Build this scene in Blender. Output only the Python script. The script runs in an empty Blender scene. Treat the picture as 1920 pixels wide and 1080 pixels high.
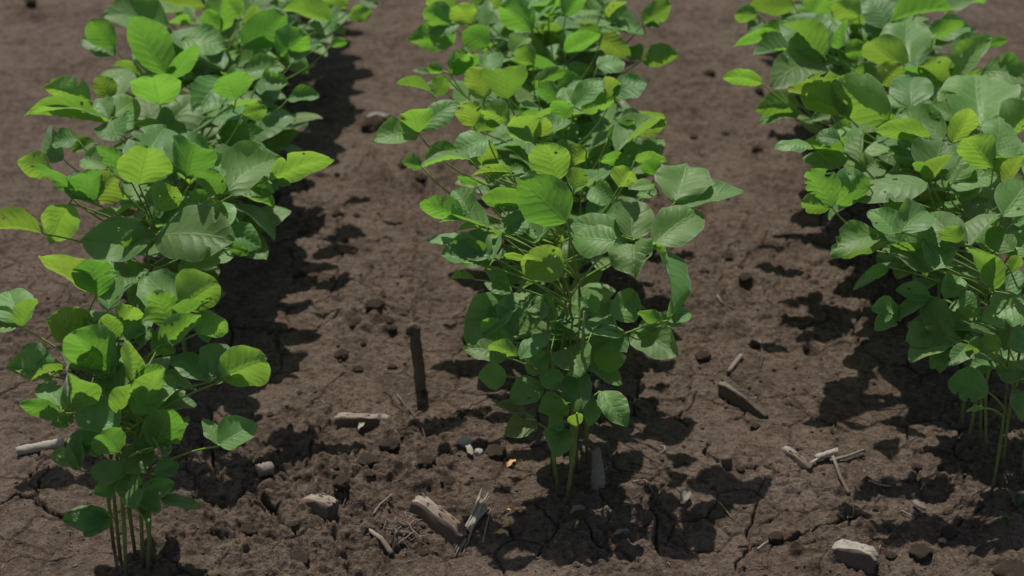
import bpy, bmesh, math, random
import numpy as np
from mathutils import Vector, Matrix, noise as mnoise

random.seed(11); rng = np.random.default_rng(5)
scene = bpy.context.scene
COL = scene.collection
R = math.radians

# ------------------------------------------------------------------ camera
F = 3300.0; CH = 1.213; PITCH = R(28.7)
cam = bpy.data.cameras.new('camera'); camo = bpy.data.objects.new('camera', cam); COL.objects.link(camo)
camo.location = (0, 0, CH); camo.rotation_euler = (R(90) - PITCH, 0, 0)
cam.sensor_width = 36; cam.lens = F / 1920 * 36; cam.clip_end = 600; cam.clip_start = 0.05
cam.dof.use_dof = True; cam.dof.focus_distance = 1.95; cam.dof.aperture_fstop = 5.2
scene.camera = camo
CAM = Vector((0, 0, CH)); FW = Vector((0, math.cos(PITCH), -math.sin(PITCH))); UP = Vector((0, math.sin(PITCH), math.cos(PITCH)))
SUN = Vector((-0.11, 0.405, 0.91)).normalized()

def ray(px, py): return FW + Vector((1, 0, 0)) * ((px - 960) / F) + UP * ((540 - py) / F)
def at_Y(px, py, Y): d = ray(px, py); return CAM + d * (Y / d.y)
def at_z(px, py, z): d = ray(px, py); return CAM + d * ((z - CH) / d.z)
def at_plane(px, py, p, n):
    d = ray(px, py); return CAM + d * ((p - CAM).dot(n) / d.dot(n))

# ------------------------------------------------------------------ light
w = bpy.data.worlds.new('World'); scene.world = w; w.use_nodes = True
nt = w.node_tree; bg = nt.nodes['Background']
sky = nt.nodes.new('ShaderNodeTexSky'); sky.sky_type = 'NISHITA'; sky.sun_disc = False
el = math.asin(SUN.z); sky.sun_elevation = el; sky.sun_rotation = math.atan2(SUN.x, SUN.y)
wb = nt.nodes.new('ShaderNodeMix'); wb.data_type = 'RGBA'; wb.blend_type = 'MULTIPLY'; wb.inputs[0].default_value = 1; wb.inputs[7].default_value = (1, .91, .80, 1)
nt.links.new(sky.outputs[0], wb.inputs[6]); nt.links.new(wb.outputs[2], bg.inputs[0]); bg.inputs[1].default_value = 0.105
sl = bpy.data.lights.new('sun', 'SUN'); sl.energy = 4.3; sl.angle = R(0.6); sl.color = (1, .955, .89)
so = bpy.data.objects.new('sun', sl); COL.objects.link(so); so.rotation_euler = SUN.to_track_quat('Z', 'Y').to_euler()
vs = scene.view_settings; vs.view_transform = 'Standard'; vs.look = 'None'; vs.gamma = 1; vs.exposure = 0.29
scene.cycles.max_bounces = 8; scene.cycles.transmission_bounces = 6; scene.cycles.diffuse_bounces = 4
try: scene.cycles.use_denoising = True
except Exception: pass

# ------------------------------------------------------------------ materials
def mat(name):
    m = bpy.data.materials.new(name); m.use_nodes = True
    t = m.node_tree; t.nodes.clear(); out = t.nodes.new('ShaderNodeOutputMaterial')
    return m, t, out
def N(t, typ, **kw):
    n = t.nodes.new(typ)
    for k, v in kw.items():
        if k.startswith('i_'): n.inputs[k[2:].replace('_', ' ')].default_value = v
        else: setattr(n, k, v)
    return n
def M2(t, op, a, b=None, c=None, clamp=False):
    n = t.nodes.new('ShaderNodeMath'); n.operation = op; n.use_clamp = clamp
    for i, x in enumerate((a, b, c)):
        if x is None: continue
        if isinstance(x, (int, float)): n.inputs[i].default_value = x
        else: t.links.new(x, n.inputs[i])
    return n.outputs[0]
def MR(t, x, a, b, c=0.0, d=1.0):
    n = t.nodes.new('ShaderNodeMapRange'); n.interpolation_type = 'SMOOTHSTEP'
    t.links.new(x, n.inputs[0])
    for i, v in enumerate((a, b, c, d)): n.inputs[i + 1].default_value = v
    return n.outputs[0]
def MX(t, f, a, b, blend='MIX'):
    n = t.nodes.new('ShaderNodeMix'); n.data_type = 'RGBA'; n.blend_type = blend
    for s, x in ((n.inputs[0], f), (n.inputs[6], a), (n.inputs[7], b)):
        if isinstance(x, (int, float)): s.default_value = x
        elif isinstance(x, tuple): s.default_value = x if len(x) == 4 else x + (1,)
        else: t.links.new(x, s)
    return n.outputs[2]

def leaf_material(name, top, back, trans, spot=0.0):
    m, t, out = mat(name); L = t.links.new
    uv = N(t, 'ShaderNodeUVMap'); sp = N(t, 'ShaderNodeSeparateXYZ'); L(uv.outputs[0], sp.inputs[0])
    u, v = sp.outputs[0], sp.outputs[1]
    au = M2(t, 'ABSOLUTE', M2(t, 'MULTIPLY_ADD', u, 2.0, -1.0))
    inf = N(t, 'ShaderNodeObjectInfo'); rnd = inf.outputs['Random']
    co = N(t, 'ShaderNodeTexCoord')
    nz = N(t, 'ShaderNodeTexNoise', i_Scale=3.0, i_Detail=3.0); L(uv.outputs[0], nz.inputs[0])
    offs = N(t, 'ShaderNodeVectorMath', operation='ADD'); L(uv.outputs[0], offs.inputs[0])
    cmb = N(t, 'ShaderNodeCombineXYZ'); L(rnd, cmb.inputs[2]); L(cmb.outputs[0], offs.inputs[1])
    p = M2(t, 'SUBTRACT', M2(t, 'MULTIPLY', v, 7.0), M2(t, 'MULTIPLY', M2(t, 'POWER', au, 0.85), 1.6))
    p = M2(t, 'ADD', p, M2(t, 'MULTIPLY', M2(t, 'SUBTRACT', nz.outputs[0], 0.5), 1.1))
    d = M2(t, 'ABSOLUTE', M2(t, 'SUBTRACT', M2(t, 'FRACT', M2(t, 'ADD', p, 0.5)), 0.5))
    lat = MR(t, d, 0.0, 0.075, 1, 0)
    mid = MR(t, au, 0.015, 0.06, 1, 0)
    vein = M2(t, 'MAXIMUM', M2(t, 'MULTIPLY', lat, MR(t, au, 0.55, 1.0, 0.8, 0.15)), mid)
    vo = N(t, 'ShaderNodeTexVoronoi', feature='DISTANCE_TO_EDGE', i_Scale=26.0); L(offs.outputs[0], vo.inputs[0])
    ret = MR(t, vo.outputs[0], 0.0, 0.12, 1, 0)
    # per leaflet tint
    big = N(t, 'ShaderNodeTexNoise', i_Scale=2.2, i_Detail=4.0); L(offs.outputs[0], big.inputs[0])
    hs = N(t, 'ShaderNodeHueSaturation')
    L(M2(t, 'MULTIPLY_ADD', rnd, 0.035, 0.483), hs.inputs['Hue'])
    L(M2(t, 'MULTIPLY_ADD', M2(t, 'FRACT', M2(t, 'MULTIPLY', rnd, 7.31)), 0.5, 0.78), hs.inputs['Value'])
    c1 = MX(t, M2(t, 'MULTIPLY', vein, .85), top, tuple(min(1, x * 1.75 + .06) for x in top))
    c1 = MX(t, M2(t, 'MULTIPLY', ret, 0.22), c1, tuple(x * 1.7 for x in top))
    c1 = MX(t, MR(t, big.outputs[0], 0.35, 0.7), c1, MX(t, 0.5, c1, tuple(x * .62 for x in top)))
    sv = N(t, 'ShaderNodeTexVoronoi', i_Scale=15.0); L(offs.outputs[0], sv.inputs[0])
    spots_ = M2(t, 'MULTIPLY', MR(t, sv.outputs['Distance'], .10, .19, 1, 0), MR(t, big.outputs[0], .50, .58))
    c1 = MX(t, M2(t, 'MULTIPLY', spots_, .75), c1, (.20, .17, .05))
    if spot: c1 = MX(t, M2(t, 'MULTIPLY', MR(t, big.outputs[0], 0.52, 0.62), spot), c1, (.16, .075, .012))
    geo = N(t, 'ShaderNodeNewGeometry')
    c1 = MX(t, geo.outputs['Backfacing'], c1, MX(t, 0.55, c1, back))
    c1 = MX(t, MR(t, au, .93, .99, 0, .7), c1, (.24, .30, .17))  # pale leaf margin, which also paints in the bright highlight along hairy edges
    L(c1, hs.inputs['Color'])
    hs2 = N(t, 'ShaderNodeHueSaturation')
    L(M2(t, 'MULTIPLY_ADD', M2(t, 'FRACT', M2(t, 'MULTIPLY', rnd, 3.7)), -0.034, 0.511), hs2.inputs['Hue'])
    L(M2(t, 'MULTIPLY_ADD', M2(t, 'FRACT', M2(t, 'MULTIPLY', rnd, 11.3)), 0.45, 0.75), hs2.inputs['Value'])
    c2 = MX(t, M2(t, 'MULTIPLY', vein, 0.45), trans, tuple(x * .5 for x in trans))
    c2 = MX(t, M2(t, 'MULTIPLY', ret, 0.2), c2, tuple(x * .6 for x in trans))
    c2 = MX(t, MR(t, big.outputs[0], 0.3, 0.75), c2, MX(t, 0.35, c2, tuple(x * .6 for x in trans)))
    L(c2, hs2.inputs['Color'])
    h = M2(t, 'ADD', M2(t, 'MULTIPLY', vein, -0.8), M2(t, 'ADD', M2(t, 'MULTIPLY', vo.outputs[0], .25), M2(t, 'MULTIPLY', MR(t, d, 0.0, 0.42), 1.1)))
    bp = N(t, 'ShaderNodeBump', i_Strength=0.32, i_Distance=0.0013); L(h, bp.inputs['Height'])
    pr = N(t, 'ShaderNodeBsdfPrincipled'); L(hs.outputs[0], pr.inputs['Base Color']); L(bp.outputs[0], pr.inputs['Normal'])
    L(MR(t, big.outputs[0], 0.3, 0.7, 0.50, 0.62), pr.inputs['Roughness']); pr.inputs['Specular IOR Level'].default_value = 0.5
    pr.inputs['Sheen Weight'].default_value = 0.35; pr.inputs['Sheen Roughness'].default_value = 0.4
    tr = N(t, 'ShaderNodeBsdfTranslucent'); L(hs2.outputs[0], tr.inputs[0]); L(bp.outputs[0], tr.inputs[1])
    ms = N(t, 'ShaderNodeMixShader'); ms.inputs[0].default_value = 0.48
    L(pr.outputs[0], ms.inputs[1]); L(tr.outputs[0], ms.inputs[2]); L(ms.outputs[0], out.inputs[0])
    return m

LEAF = leaf_material('soy_leaf', (.106, .236, .044), (.122, .24, .058), (.20, .43, .042))
LEAFY = leaf_material('soy_leaf_young', (.125, .235, .045), (.14, .24, .06), (.27, .46, .045))
LEAFO = leaf_material('soy_leaf_old', (.07, .12, .03), (.09, .14, .04), (.24, .34, .03), spot=.8)

def simple(name, c1, c2, rough=0.6, scale=30.0, stretch=(1, 1, 1), bump=0.3, dist=0.001, c3=None, gen=False):
    m, t, out = mat(name); L = t.links.new
    co = N(t, 'ShaderNodeTexCoord'); mp = N(t, 'ShaderNodeMapping'); mp.inputs['Scale'].default_value = stretch
    L(co.outputs['UV' if gen else 'Object'], mp.inputs[0])
    nz = N(t, 'ShaderNodeTexNoise', i_Scale=scale, i_Detail=6.0, i_Roughness=.65); L(mp.outputs[0], nz.inputs[0])
    c = MX(t, MR(t, nz.outputs[0], .32, .68), c1, c2)
    if c3:
        n2 = N(t, 'ShaderNodeTexNoise', i_Scale=scale * .35, i_Detail=5.0); L(co.outputs['Object'], n2.inputs[0])
        c = MX(t, MR(t, n2.outputs[0], .48, .6), c, c3)
    pr = N(t, 'ShaderNodeBsdfPrincipled'); L(c, pr.inputs['Base Color']); pr.inputs['Roughness'].default_value = rough
    pr.inputs['Specular IOR Level'].default_value = 0.25
    bp = N(t, 'ShaderNodeBump', i_Strength=bump, i_Distance=dist); L(nz.outputs[0], bp.inputs['Height']); L(bp.outputs[0], pr.inputs['Normal'])
    L(pr.outputs[0], out.inputs[0]); return m

STEM = simple('soy_stem_soiled', (.10, .16, .028), (.18, .23, .06), .55, 70, (1, 1, .15), .5, .0008, c3=(.12, .12, .04))
def soiled(m):
    t = m.node_tree; L = t.links.new; pr = [n for n in t.nodes if n.type == 'BSDF_PRINCIPLED'][0]
    c = pr.inputs['Base Color'].links[0].from_socket
    co = N(t, 'ShaderNodeTexCoord'); sp = N(t, 'ShaderNodeSeparateXYZ'); L(co.outputs['Object'], sp.inputs[0])
    nz = N(t, 'ShaderNodeTexNoise', i_Scale=90.0, i_Detail=4.0); L(co.outputs['Object'], nz.inputs[0])
    f = MR(t, M2(t, 'ADD', sp.outputs[2], M2(t, 'MULTIPLY', nz.outputs[0], .06)), .035, .095, .9, 0)
    L(MX(t, f, c, (.085, .060, .042)), pr.inputs['Base Color'])
soiled(STEM)
STEMG = simple('weed_green', (.05, .09, .02), (.08, .13, .03), .6, 60)
PETI = simple('soy_petiole', (.13, .21, .035), (.20, .28, .06), .5, 80, (1, 1, .3), .2, .0004)
STRAW = simple('dry_straw', (.16, .125, .095), (.37, .31, .25), .8, 9, (26, 1.2, 1), .8, .0012, gen=True, c3=(.13, .095, .07))
PALE = simple('weathered_pith', (.24, .20, .16), (.46, .42, .35), .85, 8, (20, 1.5, 1), .9, .0014, gen=True, c3=(.24, .19, .15))
GREYW = simple('weathered_stalk', (.14, .115, .095), (.27, .23, .19), .85, 8, (22, 1.4, 1), .9, .0012, gen=True, c3=(.10, .075, .06))
BARK = simple('muddy_stalk', (.065, .045, .034), (.17, .122, .092), .85, 9, (18, 1.4, 1), .9, .0014, gen=True, c3=(.10, .072, .056))
ORNG = simple('tan_flake', (.36, .20, .075), (.55, .34, .15), .7, 40, (1, 1, 1), .4, .0006)
STONE = simple('pale_pebble', (.16, .14, .125), (.50, .48, .45), .7, 120, (1, 1, 1), .6, .0012, c3=(.10, .09, .08))

def soil_material(name, clod=False):
    m, t, out = mat(name); L = t.links.new
    co = N(t, 'ShaderNodeTexCoord').outputs['Object']
    def nz(s, d=6.0, r=.6):
        n = N(t, 'ShaderNodeTexNoise', i_Scale=s, i_Detail=d, i_Roughness=r); L(co, n.inputs[0]); return n.outputs[0]
    a, b, f, g2, hgr = nz(5, 5), nz(46, 6, .65), nz(330, 5, .7), nz(120, 5, .7), nz(1.6, 4)
    c = MX(t, MR(t, a, .35, .66), (0.089, 0.062, 0.046), (0.134, 0.099, 0.073))
    c = MX(t, M2(t, 'MULTIPLY', MR(t, hgr, .45, .62), .35), c, (0.141, 0.108, 0.089))
    p3 = nz(13, 4, .6); c = MX(t, M2(t, 'MULTIPLY', MR(t, p3, .36, .52, 1, 0), .55), c, (0.057, 0.040, 0.030))
    c = MX(t, M2(t, 'MULTIPLY', MR(t, p3, .52, .68), .5), c, (0.164, 0.124, 0.096))
    c = MX(t, M2(t, 'MULTIPLY', MR(t, b, .44, .62), .6), c, (0.164, 0.122, 0.090))
    c = MX(t, M2(t, 'MULTIPLY', MR(t, b, .30, .46, 1, 0), .7), c, (0.062, 0.043, 0.030))
    c = MX(t, M2(t, 'MULTIPLY', MR(t, g2, .36, .50, 1, 0), .65), c, (0.045, 0.031, 0.022))
    c = MX(t, M2(t, 'MULTIPLY', MR(t, g2, .54, .68), .5), c, (0.202, 0.152, 0.113))
    c = MX(t, M2(t, 'MULTIPLY', MR(t, f, .36, .50, 1, 0), .6), c, (0.049, 0.034, 0.024))
    vo = N(t, 'ShaderNodeTexVoronoi', i_Scale=200.0); L(co, vo.inputs[0])
    spk = M2(t, 'MULTIPLY', MR(t, vo.outputs['Distance'], .12, .26, 1, 0), MR(t, nz(90, 2), .56, .64))
    c = MX(t, M2(t, 'MULTIPLY', spk, .55), c, (0.323, 0.258, 0.194))
    pr = N(t, 'ShaderNodeBsdfPrincipled'); L(c, pr.inputs['Base Color']); pr.inputs['Roughness'].default_value = .95
    pr.inputs['Specular IOR Level'].default_value = .12
    h = M2(t, 'ADD', M2(t, 'ADD', M2(t, 'MULTIPLY', f, .6), M2(t, 'MULTIPLY', g2, 1.3)), M2(t, 'MULTIPLY', b, 1.6))
    bp = N(t, 'ShaderNodeBump', i_Strength=.9, i_Distance=.008); L(h, bp.inputs['Height']); L(bp.outputs[0], pr.inputs['Normal'])
    L(pr.outputs[0], out.inputs[0]); return m
SOIL = soil_material('field_soil')

# ------------------------------------------------------------------ helpers
def tag(o, label=None, cat=None, group=None, kind=None):
    for k, v in (('label', label), ('category', cat), ('group', group), ('kind', kind)):
        if v: o[k] = v
    return o
def empty(name, loc):
    o = bpy.data.objects.new(name, None); o.location = loc; o.empty_display_size = .02; COL.objects.link(o); return o
def mesh_obj(name, verts, faces, m, parent=None, uvs=None, smooth=True, loc=None):
    me = bpy.data.meshes.new(name); me.from_pydata([tuple(v) for v in verts], [], faces); me.update()
    if uvs is not None:
        ul = me.uv_layers.new(name='UVMap')
        idx = np.empty(len(me.loops), dtype=np.int32); me.loops.foreach_get('vertex_index', idx)
        ul.data.foreach_set('uv', np.asarray(uvs, dtype=np.float32)[idx].ravel())
    if smooth: me.polygons.foreach_set('use_smooth', np.ones(len(me.polygons), dtype=bool))
    me.materials.append(m)
    o = bpy.data.objects.new(name, me); COL.objects.link(o)
    if parent: o.parent = parent
    if loc is not None: o.location = loc
    return o

def tube(path, radii, sides=8, cap=True, wob=0.0, seed=0, V=None, Fc=None, U=None):
    """tapered tube through the points; returns verts, faces, uvs"""
    rr = random.Random(seed)
    if V is None: V, Fc, U = [], [], []
    n = len(path); s0 = len(V); ref = None
    for i in range(n):
        d = (path[min(i + 1, n - 1)] - path[max(i - 1, 0)]).normalized()
        if ref is None:
            ref = d.orthogonal().normalized()
        ref = (ref - d * ref.dot(d)).normalized(); b = d.cross(ref)
        for k in range(sides):
            a = 2 * math.pi * k / sides; r = radii[i] * (1 + wob * rr.uniform(-1, 1))
            V.append(path[i] + ref * (r * math.cos(a)) + b * (r * math.sin(a))); U.append((k / sides, i / max(1, n - 1)))
    for i in range(n - 1):
        for k in range(sides):
            a, b2 = s0 + i * sides + k, s0 + i * sides + (k + 1) % sides
            Fc.append((a, b2, b2 + sides, a + sides))
    if cap:
        Fc.append(tuple(s0 + k for k in reversed(range(sides)))); Fc.append(tuple(s0 + (n - 1) * sides + k for k in range(sides)))
    return V, Fc, U

def bez(a, c, b, n=9): return [a * (1 - t) ** 2 + c * 2 * t * (1 - t) + b * t * t for t in [i / (n - 1) for i in range(n)]]

# ------------------------------------------------------------------ leaflet geometry
NT, NS = 28, 13
def leaflet_mesh(B, T, nrm, W, seed, fold=.25, arch=.06, ragged=0, holes=0, rip=.5, pucker=1.0, mat_=None):
    rr = random.Random(seed)
    e1 = (T - B); L = e1.length; e1 = e1 / L
    n = (nrm - e1 * nrm.dot(e1)).normalized(); e2 = n.cross(e1)
    pa = rr.uniform(.78, .95); pb = rr.uniform(.56, .74); asym = rr.uniform(-.14, .14); ph = rr.uniform(0, 6.28); ph2 = rr.uniform(0, 6.28)
    bend = rr.uniform(-.05, .05); tw = rr.uniform(-.25, .25); side_curl = rr.uniform(-.12, .22)
    cuts = [(rr.uniform(.3, .97), rr.uniform(.02, .05), rr.choice((-1, 1)), rr.uniform(.25, .6)) for _ in range(ragged)]
    V, U = [], []
    for i in range(NT + 1):
        t = i / NT
        f = max(0.0, math.sin(math.pi * min(1, t) ** pa)) ** pb
        if i in (0,): f = .012
        if i == NT: f = .02
        for j in range(NS):
            s = j / (NS - 1) * 2 - 1; a = abs(s)
            hw = W * .5 * f * (1 + .035 * math.sin(9 * t + ph + s) + .02 * math.sin(23 * t + ph2)) * (1 + asym * (1 if s > 0 else -1))
            for (ct, cw, cs, cd) in cuts:
                if cs * s > 0 and abs(t - ct) < cw: hw *= 1 - cd * (1 - abs(t - ct) / cw) ** .6 * a
            x = s * hw + bend * L * math.sin(math.pi * t)
            z = math.tan(fold) * abs(s * hw) * (1 - .3 * a)
            z += arch * L * (math.sin(math.pi * t * .9)) - arch * .9 * L * t * t * .35
            z += side_curl * W * a ** 3 * f * math.sin(math.pi * t)
            z += rip * .028 * W * a * a * math.sin(13 * t + ph + (1.7 if s > 0 else 0)) + rip * .02 * W * math.sin(5 * t + 3 * s + ph2)
            p = 7 * t - 1.6 * a ** .85
            z += pucker * .0009 * -math.cos(2 * math.pi * p) * (1 - a ** 5) * min(1, f * 1.4)
            z += tw * s * hw * t
            V.append(B + e1 * (t * L) + e2 * x + n * z); U.append((s * .5 + .5, t))
    hs = set()
    for _ in range(holes):
        hi, hj = rr.randrange(5, NT - 4), rr.choice((1, 2, 3, 8, 9, 10)); hs |= {(hi, hj)}
        if rr.random() < .5: hs |= {(hi + 1, hj)}
    Fc = [(i * NS + j, i * NS + j + 1, (i + 1) * NS + j + 1, (i + 1) * NS + j) for i in range(NT) for j in range(NS - 1) if (i, j) not in hs]
    return V, Fc, U

# ------------------------------------------------------------------ what stands where (read off the photograph's pixels, turned into places in the field)
FRONT = {'L': ((236, 1086), (277, 1084), (287, 1058), (254, 1042), (212, 1022), (268, 1064), (226, 1050)),
         'C': ((1030, 890), (1049, 932), (1062, 945), (1070, 918), (1084, 885), (1100, 868), (1040, 905)),
         'R': ((1858, 932), (1838, 850), (1850, 856), (1880, 880), (1912, 905))}
START = {'L': 1.89, 'C': 1.83, 'R': 1.80}
# leaflet: base x y, tip x y, width, kind (B backlit, Y young backlit, G seen from above, D low in shade, V hanging, O old), flags
LEAVES = {}
LEAVES['L'] = """180 556 172 485 61 B;178 556 72 480 40 B;180 556 197 484 38 G;203 582 205 520 38 G;
38 613 57 560 25 B;36 612 16 545 60 G;36 614 -40 600 46 G;
178 628 90 597 75 Y k;212 645 157 582 28 G;212 645 287 598 45 G k;212 645 200 588 35 Y;225 612 250 575 30 Y;
203 702 105 650 35 G;205 700 135 622 70 B;203 703 243 650 20 G;
95 705 12 690 50 B;92 703 42 652 40 G;115 700 68 680 28 B;128 690 58 714 9 Y;
115 775 35 757 36 B;120 772 130 700 30 B;112 768 75 722 30 G;
225 800 143 768 62 G;218 775 262 720 25 Y;250 776 330 705 65 G;
345 582 272 515 58 G;322 612 290 545 60 B;335 580 408 530 60 B;325 610 398 563 20 B;302 646 375 590 42 B;
370 625 422 600 45 B;
394 716 320 668 46 G;392 712 425 646 56 G;408 715 500 675 52 B;402 720 485 702 24 G;
410 837 382 784 25 G;410 837 483 795 60 G;
290 838 320 768 52 B;315 830 355 782 22 G;305 860 278 803 18 G;
238 887 285 833 55 D;235 886 168 885 45 D;236 896 255 955 42 V;265 922 328 905 40 D;300 936 380 952 28 D;
205 968 118 975 46 D;205 968 158 1006 42 D;150 882 145 805 30 D;142 872 97 850 30 D;136 776 98 798 38 D;250 950 275 982 10 G;
245 715 240 640 30 B;200 845 150 830 40 D;255 850 300 812 40 D;215 905 175 925 34 D;290 890 335 868 34 G;180 800 150 835 30 D;262 935 300 960 32 D;225 850 190 812 42 B;
275 800 318 790 36 B;160 700 175 650 36 B;230 740 190 700 46 G;285 660 318 640 36 B;255 640 290 620 40 G;300 720 270 690 36 B;275 760 300 690 34 B;190 760 150 720 40 D;170 840 130 820 40 D;
288 452 155 448 76 G;292 447 440 450 86 G;292 450 226 452 46 B;335 515 440 475 42 G;300 500 285 545 26 D;
82 439 -40 433 26 B;130 382 96 457 50 B;95 326 32 302 52 B;140 366 58 312 28 B;
177 378 160 322 42 B;175 372 125 330 46 G;178 380 215 330 56 B;178 383 128 368 22 B;
260 347 278 275 82 B;262 342 312 238 72 G;240 332 180 272 36 B;
178 268 135 285 30 D;205 312 150 300 32 G;145 262 98 270 44 G;120 300 90 240 30 D;
200 232 45 217 24 B;202 230 55 212 22 G;208 228 224 264 40 G;205 224 180 185 30 G;212 222 258 188 44 G;212 228 250 242 36 G;
170 190 83 163 50 B r;172 200 88 190 32 G r;208 188 180 143 40 B;212 190 240 130 28 G;268 145 210 122 14 B;
312 143 248 30 70 B;318 152 366 82 34 B;300 197 288 142 74 B;
315 48 193 28 86 G;215 90 170 38 46 B;215 105 153 72 42 G;385 14 295 -4 32 B;
340 75 424 92 68 G;318 62 418 132 46 G;415 58 385 18 30 B;
455 86 533 25 62 B;452 88 537 60 20 G;525 106 575 62 62 B;545 122 602 80 32 G;
443 186 425 140 60 B;455 142 535 126 48 G;480 162 540 155 46 G r;455 215 500 203 30 B;425 150 364 218 52 G;
620 40 530 15 36 B;600 25 622 64 42 G;595 -8 652 12 38 B;655 32 697 20 28 B;670 6 712 10 20 G;620 86 650 78 18 B;
430 250 502 256 42 D;540 186 600 180 28 D;330 240 300 190 50 D;
350 332 366 268 72 B;345 332 318 264 32 G;415 366 367 318 32 B;400 318 432 297 32 G;408 347 402 318 26 G;
425 366 528 295 62 G;505 336 627 300 56 B;508 342 546 346 16 G;437 356 515 388 32 B;450 350 515 360 42 D;
340 396 402 364 48 D;380 386 428 408 32 D;430 430 490 465 46 D;430 466 467 476 20 B;
290 10 240 -20 60 G;450 30 410 -10 50 B;500 10 560 -20 50 G;470 60 480 10 30 Y;390 60 420 -5 40 B;570 20 590 -30 40 G;360 120 330 70 40 D;500 100 470 60 40 D;270 250 300 300 40 D;300 395 330 350 45 B;"""
LEAVES['C'] = """845 46 793 20 46 B;850 16 812 -15 52 B;852 62 764 76 50 B;862 44 804 64 30 G;885 46 855 8 48 B;915 86 868 58 48 B;910 52 907 -2 27 G;
1000 56 938 8 62 B;845 140 877 96 37 B;850 136 906 105 26 B;830 136 798 130 22 B;806 137 774 132 14 G;808 173 743 157 15 B;835 142 815 182 30 B;
908 183 880 126 50 Y;952 186 945 128 68 B;906 204 884 175 24 G;955 226 902 204 50 Y;
784 249 768 206 52 B;783 250 699 266 46 G;790 248 858 191 44 G;
925 140 917 99 30 G;888 236 870 194 42 B;940 241 883 246 26 B;
995 50 1032 -2 22 G;1130 20 1058 18 32 G;1120 30 1197 42 37 G;1140 40 1177 4 13 Y;1205 42 1259 4 44 B;1210 64 1136 50 24 G;1206 46 1237 50 14 G;
1060 99 1126 64 30 B;1130 66 1080 58 22 B;1125 66 1182 106 42 B;1205 111 1274 103 39 B;1200 113 1180 88 32 D;
1010 151 1060 132 30 B;1120 126 1167 114 48 G;1150 176 1213 154 50 G;1075 201 1132 150 38 G;1075 201 1058 164 28 G;1090 211 1152 188 44 B;
1155 196 1135 143 28 Y;1165 223 1204 215 22 G;1010 262 1072 225 30 G;1045 166 1092 150 42 D;1050 191 1008 162 32 B;1060 226 1040 188 42 B;
1003 271 967 217 42 Y;1003 271 1023 219 37 Y;1000 266 929 239 26 G;1012 302 960 258 22 G r;
1042 342 1020 268 64 B;1062 417 974 333 88 B;985 386 903 369 30 B;1000 396 913 385 20 G r;1030 360 985 330 30 B;
1006 456 944 404 40 G;1012 452 1000 404 48 D;1055 517 985 476 64 Y;985 486 938 482 15 B;
868 406 786 382 44 B;880 401 850 356 42 G;918 426 824 417 26 G;915 433 858 432 9 Y;866 446 805 457 22 D;943 441 903 440 13 Y;
920 481 853 448 48 G;918 498 839 456 44 B;912 491 827 478 54 G k;917 501 949 547 26 B;890 524 845 522 10 B;925 491 949 428 20 G;
915 262 849 288 50 G;918 268 881 310 40 B;880 299 786 316 15 G;855 281 797 293 32 B;790 311 753 304 30 B r;
960 322 884 330 13 Y;950 325 992 322 18 G;975 336 918 338 16 G;895 349 858 329 15 B;920 361 892 358 18 G;
1140 261 1192 227 32 B;1155 286 1247 221 34 G;1195 256 1250 226 30 B;1170 291 1205 279 27 G;1125 301 1182 305 24 B;1190 301 1252 303 20 B;
1160 351 1180 318 42 B;1225 346 1178 355 22 G;1235 361 1193 366 30 G;1076 351 1086 314 42 Y;1075 363 1147 321 24 G r;
1266 379 1288 308 88 G;1270 386 1395 357 44 G;1226 461 1314 398 67 G k;1188 451 1191 376 60 G;1165 446 1070 416 54 G;1154 451 1073 448 57 G;
1188 453 1190 520 74 V k;1226 462 1256 592 34 V;1252 601 1297 588 32 G;1240 621 1197 584 27 B;1192 621 1281 610 27 D;1193 623 1271 669 57 G;
1157 618 1134 698 92 V;1190 621 1206 662 27 Y;1152 601 1190 545 52 D;
960 551 908 530 27 D;962 561 873 642 62 D;960 641 903 600 42 B;962 632 990 543 88 D k;956 627 924 569 24 G;
950 671 868 654 42 G;970 671 917 647 30 B;975 673 1034 626 34 G;956 541 960 498 42 D k;
950 706 896 705 50 D;1020 726 956 750 54 D;1056 721 1010 700 42 D;1066 651 1088 708 67 V k;1086 691 1085 774 50 V k;
1063 756 1009 772 47 B;1060 791 1028 801 32 D;1046 806 1047 857 50 V;986 786 929 757 24 O;1006 791 946 816 47 O;1110 746 1105 800 34 V;1081 776 1082 800 18 B;1126 736 1176 801 47 V k;
900 20 930 -20 50 B;960 10 980 -30 50 G;1060 30 1090 -20 40 B;1100 60 1060 90 40 D;960 100 990 70 45 D;1000 120 970 90 35 B;870 250 905 300 44 D;940 300 915 345 40 D;1100 280 1060 310 40 B;1030 310 1080 270 40 D;
1110 350 1150 380 40 D;1230 330 1210 300 36 B;950 440 980 400 40 D;1040 470 1000 520 40 D;1000 560 1040 600 44 D;1120 590 1085 560 40 D;990 700 1030 660 44 D"""
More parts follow.
